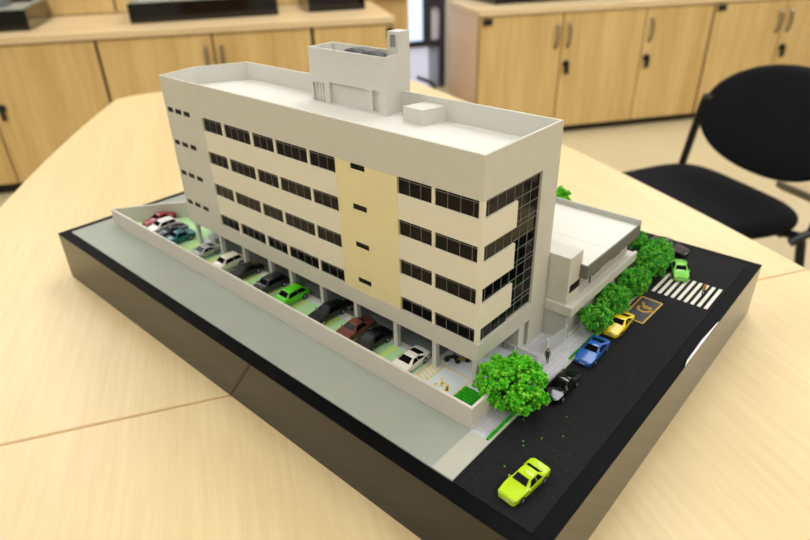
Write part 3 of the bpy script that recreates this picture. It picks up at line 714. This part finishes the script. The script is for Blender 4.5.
def car(label, rgb, x, y, heading, kind='sedan', z=0.003, k=1.0, group='toy cars on the model', plate=True, rough=0.3):
    t = thing('toy_car', label, 'car', W(x, y, z), heading, group)
    st, ws, rw = KINDS[kind]; sc = S * k
    body_m = bpy.data.materials.get('car paint %d %d %d' % rgb) or mat('car paint %d %d %d' % rgb, rgb, rough, 0.4, coat=0.25)
    zb = 0.009; vs = []; fs = []
    for (sx, w, belt, wt, top) in st:
        h = [(0.0, zb), (w * .93, zb), (w, zb + .005), (w, belt - .004), (w * .985, belt), (wt, top - .0012), (wt * .82, top), (0.0, top + .0008)]
        ring = h + [(-a, b) for a, b in h[-2:0:-1]]
        vs += [(sx, a, b) for a, b in ring]
    n = 14
    for j in range(len(st) - 1):
        for i in range(n):
            a = j * n + i; b = j * n + (i + 1) % n; fs.append((a, b, b + n, a + n))
    fs.append(tuple(range(n))); fs.append(tuple(range(len(vs) - 1, len(vs) - n - 1, -1)))
    MB().add(vs, fs).build('body', body_m, t, sc=sc, smooth=True)
    def glassq(i, j, name):
        a, b = st[i], st[j]; L = lambda u: [a[q] + (b[q] - a[q]) * u for q in range(5)]
        p, q = L(.10), L(.90); d = Vector((b[0] - a[0], 0, b[4] - a[4])).normalized(); nn = Vector((-d.z, 0, d.x));  nn = nn if nn.z > 0 else -nn
        f = lambda s_, sg: Vector((s_[0], sg * s_[3] * .86, s_[4])) + nn * .0012
        g = lambda s_, sg: Vector((s_[0], sg * s_[3] * .86, s_[4])) - nn * .001
        MB().add([f(p, -1), f(p, 1), f(q, 1), f(q, -1), g(p, -1), g(p, 1), g(q, 1), g(q, -1)],
                 [(0, 1, 2, 3), (3, 2, 1, 0)][:1] + [(0, 1, 5, 4), (1, 2, 6, 5), (2, 3, 7, 6), (3, 0, 4, 7)]).build(name, M['carglass'], t, sc=sc)
    glassq(*ws, 'windscreen'); glassq(*rw, 'rear_window')
    def at(xq):
        for a, b in zip(st, st[1:]):
            if b[0] <= xq <= a[0]:
                u = (xq - a[0]) / (b[0] - a[0]); return [a[q] + (b[q] - a[q]) * u for q in range(5)]
    xa, xb, xc, xd = st[ws[0]][0], st[ws[1]][0], st[rw[0]][0], st[rw[1]][0]
    mid = (xb + xc) / 2 - 0.002
    for sg in (-1, 1):
        for (b0, b1, t0, t1) in ((xa - .010, mid + .0015, xb - .001, mid + .0015), (mid - .0015, xd + .014, mid - .0015, xc + .001)):
            def pt(xq, f):
                s_ = at(xq); w0, z0, w1, z1 = s_[1] * .985, s_[2], s_[3], s_[4] - .0012
                return Vector((xq, sg * (w0 + (w1 - w0) * f + .0009), z0 + (z1 - z0) * f + .0003))
            ps = [pt(b0, .14), pt(b1, .14), pt(t1, .84), pt(t0, .84)]
            ins = [p - Vector((0, sg * .003, .001)) for p in ps]
            MB().add(ps + ins, [(0, 1, 2, 3) if sg < 0 else (3, 2, 1, 0), (0, 1, 5, 4), (1, 2, 6, 5), (2, 3, 7, 6), (3, 0, 4, 7)]).build('side_window', M['carglass'], t, sc=sc)
        for wx in (0.062, -0.058):
            wmb = MB().cyl((wx, sg * .030, .0145), (wx, sg * .0425, .0145), .0145, n=16).build('wheel', M['tyre'], t, sc=sc)
            MB().cyl((wx, sg * .0424, .0145), (wx, sg * .0435, .0145), .0075, n=10).build('hub', M['hub'], wmb, sc=sc)
        f0 = st[1]
        MB().box(f0[0] - .003, f0[0] + .003, sg * f0[1] * .62 - .006, sg * f0[1] * .62 + .006, f0[2] - .009, f0[2] - .002).build('headlamp', M['lamp_white'], t, sc=sc)
        s_ = at(xa - .004)
        MB().box(xa - .008, xa - .002, sg * s_[1] - .002 + sg * .002, sg * s_[1] + .002 + sg * .003, s_[2], s_[2] + .005).build('mirror', body_m, t, sc=sc)
    MB().box(st[0][0] - .004, st[0][0] + .0012, -.013, .013, .015, .021).build('number_plate', M['plate'], t, sc=sc)
    MB().box(st[0][0] - .006, st[0][0] + .0016, -.030, .030, .0095, .0135).build('bumper', body_m, t, sc=sc)
    return t
DN = -PI / 2
NL = -0.003
car('lime yellow toy saloon alone on the near corner of the black road', (186, 222, 18), 0.411, -0.288, DN - 0.09, 'sedan', NL, 1.0)
car('blue toy car parked at the kerb in front of the yellow one', (22, 92, 176), 0.252, 0.523, DN + 0.04, 'coupe', NL, 1.02)
car('yellow toy car half hidden by the kerbside trees', (238, 208, 26), 0.25, 0.79, DN + 0.03, 'coupe', NL, 1.0)
car('pale green toy car crossing the zebra stripes', (118, 205, 60), 0.283, 1.468, DN + 0.42, 'sedan', NL, 0.98)
car('dark maroon toy car at the far corner of the road', (30, 12, 18), 0.13, 1.705, -0.25, 'coupe', NL, 1.1)
car('glossy black toy car under the big green tree', (10, 10, 12), 0.264, 0.225, DN + 0.02, 'sedan', NL, 1.0, rough=0.12)
G = 'toy cars parked under the office block'
car('dark red toy car nearest the angled end of the boundary wall', (140, 24, 28), -2.545, 0.002, DN + 0.1, 'sedan', group=G, k=1.07)
car('white toy car between the red and the dark navy ones', (228, 226, 218), -2.425, -0.038, DN, 'hatch', group=G, k=1.07)
car('dark navy toy car next to the teal one', (28, 30, 44), -2.325, -0.043, DN, 'coupe', group=G, k=1.07)
car('teal toy car second from the first column', (14, 96, 104), -2.205, -0.063, DN, 'sedan', group=G, k=1.07)
car('silver toy car with dark windows beside the second column', (168, 170, 164), -1.915, -0.066, DN, 'coupe', group=G, k=1.07)
car('pale silver toy car deeper in behind the first column', (196, 204, 206), -2.03, 0.17, DN, 'sedan', group=G, k=1.07)
car('cream white toy hatchback with its nose to the boundary wall', (232, 226, 206), -1.685, -0.056, DN, 'hatch', group=G, k=1.07)
car('black toy car beside the cream white hatchback', (18, 18, 20), -1.535, -0.048, DN, 'coupe', group=G, k=1.07)
car('charcoal toy car left of the bright green one', (44, 46, 46), -1.305, -0.048, DN, 'hatch', group=G, k=1.07)
car('bright green toy hatchback among the parked cars', (92, 208, 28), -1.125, -0.058, DN, 'hatch', group=G, k=1.07)
car('black toy car right of the bright green hatchback', (16, 16, 18), -0.87, -0.028, DN, 'sedan', group=G, k=1.07)
car('black toy car deep under the block, behind another black one', (16, 16, 18), -0.83, 0.175, DN, 'hatch', group=G, k=1.07)
car('brown toy car beside a black one near the yellow panel', (112, 62, 46), -0.665, -0.048, DN, 'sedan', group=G, k=1.07)
car('black toy car right of the brown one', (16, 16, 18), -0.54, -0.058, DN, 'sedan', group=G, k=1.07)
car('white toy sports car parked next to the yellow hatched bay', (236, 232, 216), -0.312, -0.062, DN, 'coupe', group=G, k=1.06)

def motorcycle(label, rgb, x, y, hd):
    t = thing('toy_motorcycle', label, 'motorcycle', W(x, y, 0.003), hd, 'toy motorcycles under the block')
    for wx in (0.022, -0.022): MB().cyl((wx, -.004, .012), (wx, .004, .012), .012, n=14).build('wheel', M['tyre'], t, sc=S)
    MB().add([(-.03, 0, .03), (-.018, .006, .027), (-.002, .007, .026), (.010, .006, .030), (.016, 0, .033), (.010, -.006, .030), (-.002, -.007, .026), (-.018, -.006, .027),
              (-.016, 0, .014), (.008, 0, .012)], [(0, 1, 7), (1, 2, 6, 7), (2, 3, 5, 6), (3, 4, 5), (0, 8, 1), (1, 8, 9, 2), (2, 9, 3), (3, 9, 4), (0, 7, 8), (7, 6, 9, 8), (6, 5, 9), (5, 4, 9)]).build('body', mat(label[:20], rgb, 0.35), t, sc=S)
    MB().tube([(.022, 0, .012), (.016, 0, .034), (.014, 0, .038)], .0022, 6).tube([(.012, -.013, .039), (.014, 0, .037), (.012, .013, .039)], .0016, 6).build('fork', M['tyre'], t, sc=S)
motorcycle('black toy motorcycle beside the white corner column', (20, 20, 22), -0.19, 0.085, 0.9)
motorcycle('yellow and black toy motorcycle behind the last columns', (150, 118, 20), -0.145, 0.105, 0.9)

# ------------------------------------------------------------------ trees
import numpy as np
def blob(seed, sub=2):
    bm = bmesh.new(); bmesh.ops.create_icosphere(bm, subdivisions=sub, radius=1.0)
    o = Vector((seed * 7.3, seed * 1.7, 0))
    for v in bm.verts:
        d = v.co.normalized(); f = 1 + 0.42 * noise.noise(d * 2.1 + o) + 0.3 * noise.noise(d * 5.3 + o); v.co = d * f
    bm.verts.index_update()
    vs = np.array([v.co[:] for v in bm.verts]); fs = np.array([[v.index for v in f.verts] for f in bm.faces]); bm.free()
    return vs, fs
BL2 = [blob(i, 2) for i in range(6)]
BL1 = [blob(i, 1) for i in range(6)]
def tree(label, x, y, zc, rx, rz_, n, r0, mat_, seed, ry=None, group=None, fine=True):
    """crown of many foam crumbs round an ellipsoid whose centre is zc above the ground"""
    rnd = random.Random(seed); ry = ry or rx
    t = thing('model_tree', label, 'tree', W(x, y, 0.0), 0, group)
    V = []; F = []; o = 0
    nc = 46 if fine else 60; cl = []
    ga = PI * (3 - math.sqrt(5))
    for k in range(nc):
        cz = 1 - 2 * (k + 0.5) / nc; s_ = math.sqrt(1 - cz * cz); th = ga * k + rnd.uniform(-.35, .35); rr = rnd.uniform(0.66, 0.98)
        cl.append(np.array([rx * rr * s_ * math.cos(th), ry * rr * s_ * math.sin(th), zc + rz_ * rr * cz]))
    R0 = 1.55 * rx / math.sqrt(nc)
    for i in range(n):
        q = rnd.random()
        if q < 0.9:
            d = Vector((rnd.gauss(0, 1), rnd.gauss(0, 1), rnd.gauss(0, 1))).normalized() * R0 * rnd.uniform(0.35, 1.0)
            c = cl[i % nc] + np.array(d[:])
        else:
            c = np.array([rx * rnd.uniform(-.5, .5), ry * rnd.uniform(-.5, .5), zc + rz_ * rnd.uniform(-.5, .5)])
        r = r0 * rnd.uniform(0.55, 1.25)
        c[2] = max(c[2], r * 0.9)
        v, f = (BL1 if fine else BL2)[rnd.randrange(6)]; a = rnd.uniform(0, 6.28); R = np.array([[math.cos(a), -math.sin(a), 0], [math.sin(a), math.cos(a), 0], [0, 0, 1]])
        V.append((v @ R.T) * r + c); F.append(f + o); o += len(v)
    V = np.concatenate(V) * S; F = np.concatenate(F)
    me = bpy.data.meshes.new('foliage'); me.from_pydata(V.tolist(), [], F.tolist()); me.materials.append(mat_)
    fo = bpy.data.objects.new('foliage', me); COL.objects.link(fo); fo.parent = t; tag(fo, kind='stuff')
    tk = MB().cyl((0, 0, 0.0), (0, 0, zc), rx * 0.09, rx * 0.05, 8)
    for k in range(5):
        a = k * 1.26 + seed; tk.cyl((0, 0, zc * 0.6), (rx * .6 * math.cos(a), ry * .6 * math.sin(a), zc + rz_ * .3), rx * .04, rx * .015, 6)
    tk.build('trunk', M['trunk'], t, sc=S)
    return t
tree('big bright green foam tree at the near street corner', 0.150, 0.034, 0.104, 0.140, 0.092, 3000, 0.0072, M['foil'], 1, fine=False)
TG = 'foam trees along the annex pavement'
tree('first kerbside foam tree, beside the blue car', 0.183, 0.675, 0.085, 0.070, 0.062, 2000, 0.0058, M['foil2'], 2, group=TG)
tree('second kerbside foam tree, over the yellow car', 0.168, 0.865, 0.088, 0.085, 0.068, 2400, 0.0058, M['foil2'], 3, group=TG)
tree('third kerbside foam tree, level with the slate parking pad', 0.172, 1.10, 0.085, 0.085, 0.066, 2400, 0.0058, M['foil2'], 4, group=TG)
tree('fourth kerbside foam tree, at the start of the zebra stripes', 0.165, 1.345, 0.082, 0.092, 0.066, 2400, 0.0058, M['foil2'], 5, group=TG)
tree('fifth kerbside foam tree, behind the pale green car', 0.150, 1.485, 0.080, 0.078, 0.060, 2000, 0.0058, M['foil2'], 8, group=TG)
tree('smallest kerbside foam tree, behind the annex roof corner', 0.005, 1.56, 0.072, 0.052, 0.054, 1300, 0.0058, M['foil2'], 6, group=TG)
tree('lone bright green foam tree behind the annex roof', -0.60, 1.70, 0.115, 0.085, 0.085, 1400, 0.0075, M['foil'], 7)
# fallen crumbs
for i, (x, y) in enumerate([(0.30, -0.115), (0.312, -0.135), (0.345, -0.06), (0.40, 0.0), (0.315, -0.26), (0.24, -0.02), (0.36, 0.10)]):
    v, f = BL2[i % 6]
    o = MB().add([tuple(p * 0.003) for p in v], [tuple(k) for k in f.tolist()]).build('foam_crumb', M['foil'], sc=S, loc=W(x, y, 0.0))
    tag(o, 'tiny green foam crumb fallen on the black road near the big tree', 'crumb', 'fallen foam crumbs')

# ------------------------------------------------------------------ people
def figure(name, label, x, y, z, hd, k, top_rgb, leg_rgb, hair_rgb, coat=False):
    """one continuous skinned body; k = standing height in model units"""
    t = thing(name, label, 'person', W(x, y, z), hd, 'model pedestrians')
    H = k * S
    J = [((0, 0, .53), .075), ((0, 0, .66), .07), ((0, 0, .79), .082), ((0, 0, .845), .03), ((.01, 0, .885), .045), ((.012, 0, .935), .058), ((.005, 0, .975), .038),
         ((0, .105, .80), .036), ((-.01, .135, .63), .028), ((.04, .13, .49), .020), ((.06, .128, .45), .018),
         ((0, -.105, .80), .036), ((.03, -.135, .63), .028), ((.08, -.125, .50), .020), ((.10, -.122, .46), .018),
         ((.01, .05, .48), .062), ((.05, .055, .28), .045), ((.03, .055, .05), .030), ((.09, .055, .022), .024),
         ((-.01, -.05, .48), .062), ((-.02, -.055, .28), .045), ((-.08, -.055, .06), .030), ((-.02, -.055, .022), .024)]
    Ed = [(0, 1), (1, 2), (2, 3), (3, 4), (4, 5), (5, 6), (2, 7), (7, 8), (8, 9), (9, 10), (2, 11), (11, 12), (12, 13), (13, 14), (0, 15), (15, 16), (16, 17), (17, 18), (0, 19), (19, 20), (20, 21), (21, 22)]
    me = bpy.data.meshes.new('body'); me.from_pydata([tuple(c * H for c in p) for p, _ in J], Ed, [])
    o = bpy.data.objects.new('body', me); COL.objects.link(o)
    m = o.modifiers.new('skin', 'SKIN'); 
    for v, (_, r) in zip(me.skin_vertices[0].data, J): v.radius = (r * H, r * H)
    me.skin_vertices[0].data[0].use_root = True
    sb = o.modifiers.new('sub', 'SUBSURF'); sb.levels = 1; sb.render_levels = 1
    dg = bpy.context.evaluated_depsgraph_get(); dg.update()
    nm = bpy.data.meshes.new_from_object(o.evaluated_get(dg)); o.modifiers.clear(); o.data = nm
    nm.materials.clear()
    for nn, c in (('clothes top', top_rgb), ('clothes legs', leg_rgb), ('skin', (206, 160, 128)), ('shoes', (60, 30, 24))):
        nm.materials.append(mat('%s %s' % (nn, label[:12]), c, 0.7))
    for p in nm.polygons:
        zz = p.center.z / H; p.use_smooth = True
        p.material_index = 2 if zz > .84 or (zz < .51 and abs(p.center.y) / H > .10) else 0 if zz > (.2 if coat else .5) else 3 if zz < .045 else 1
    o.parent = t
    MB().lathe([(.0, .925), (.058, .93), (.064, .955), (.052, .985), (.025, 1.0), (.0, 1.0)], (-.008, 0, 0), 12).build('hair', mat('hair ' + label[:10], hair_rgb, 0.8), t, sc=H, smooth=True)
    return t
figure('person', 'tiny standing figure in a long dark green coat on the forecourt', 0.134, 0.338, 0.003, -1.2, 0.077, (44, 62, 34), (90, 50, 38), (40, 30, 26), True)
figure('person', 'tiny figure in yellow top and navy legs on the zebra crossing', 0.457, 1.314, -0.0015, 2.6, 0.075, (190, 150, 40), (28, 32, 58), (150, 44, 30))
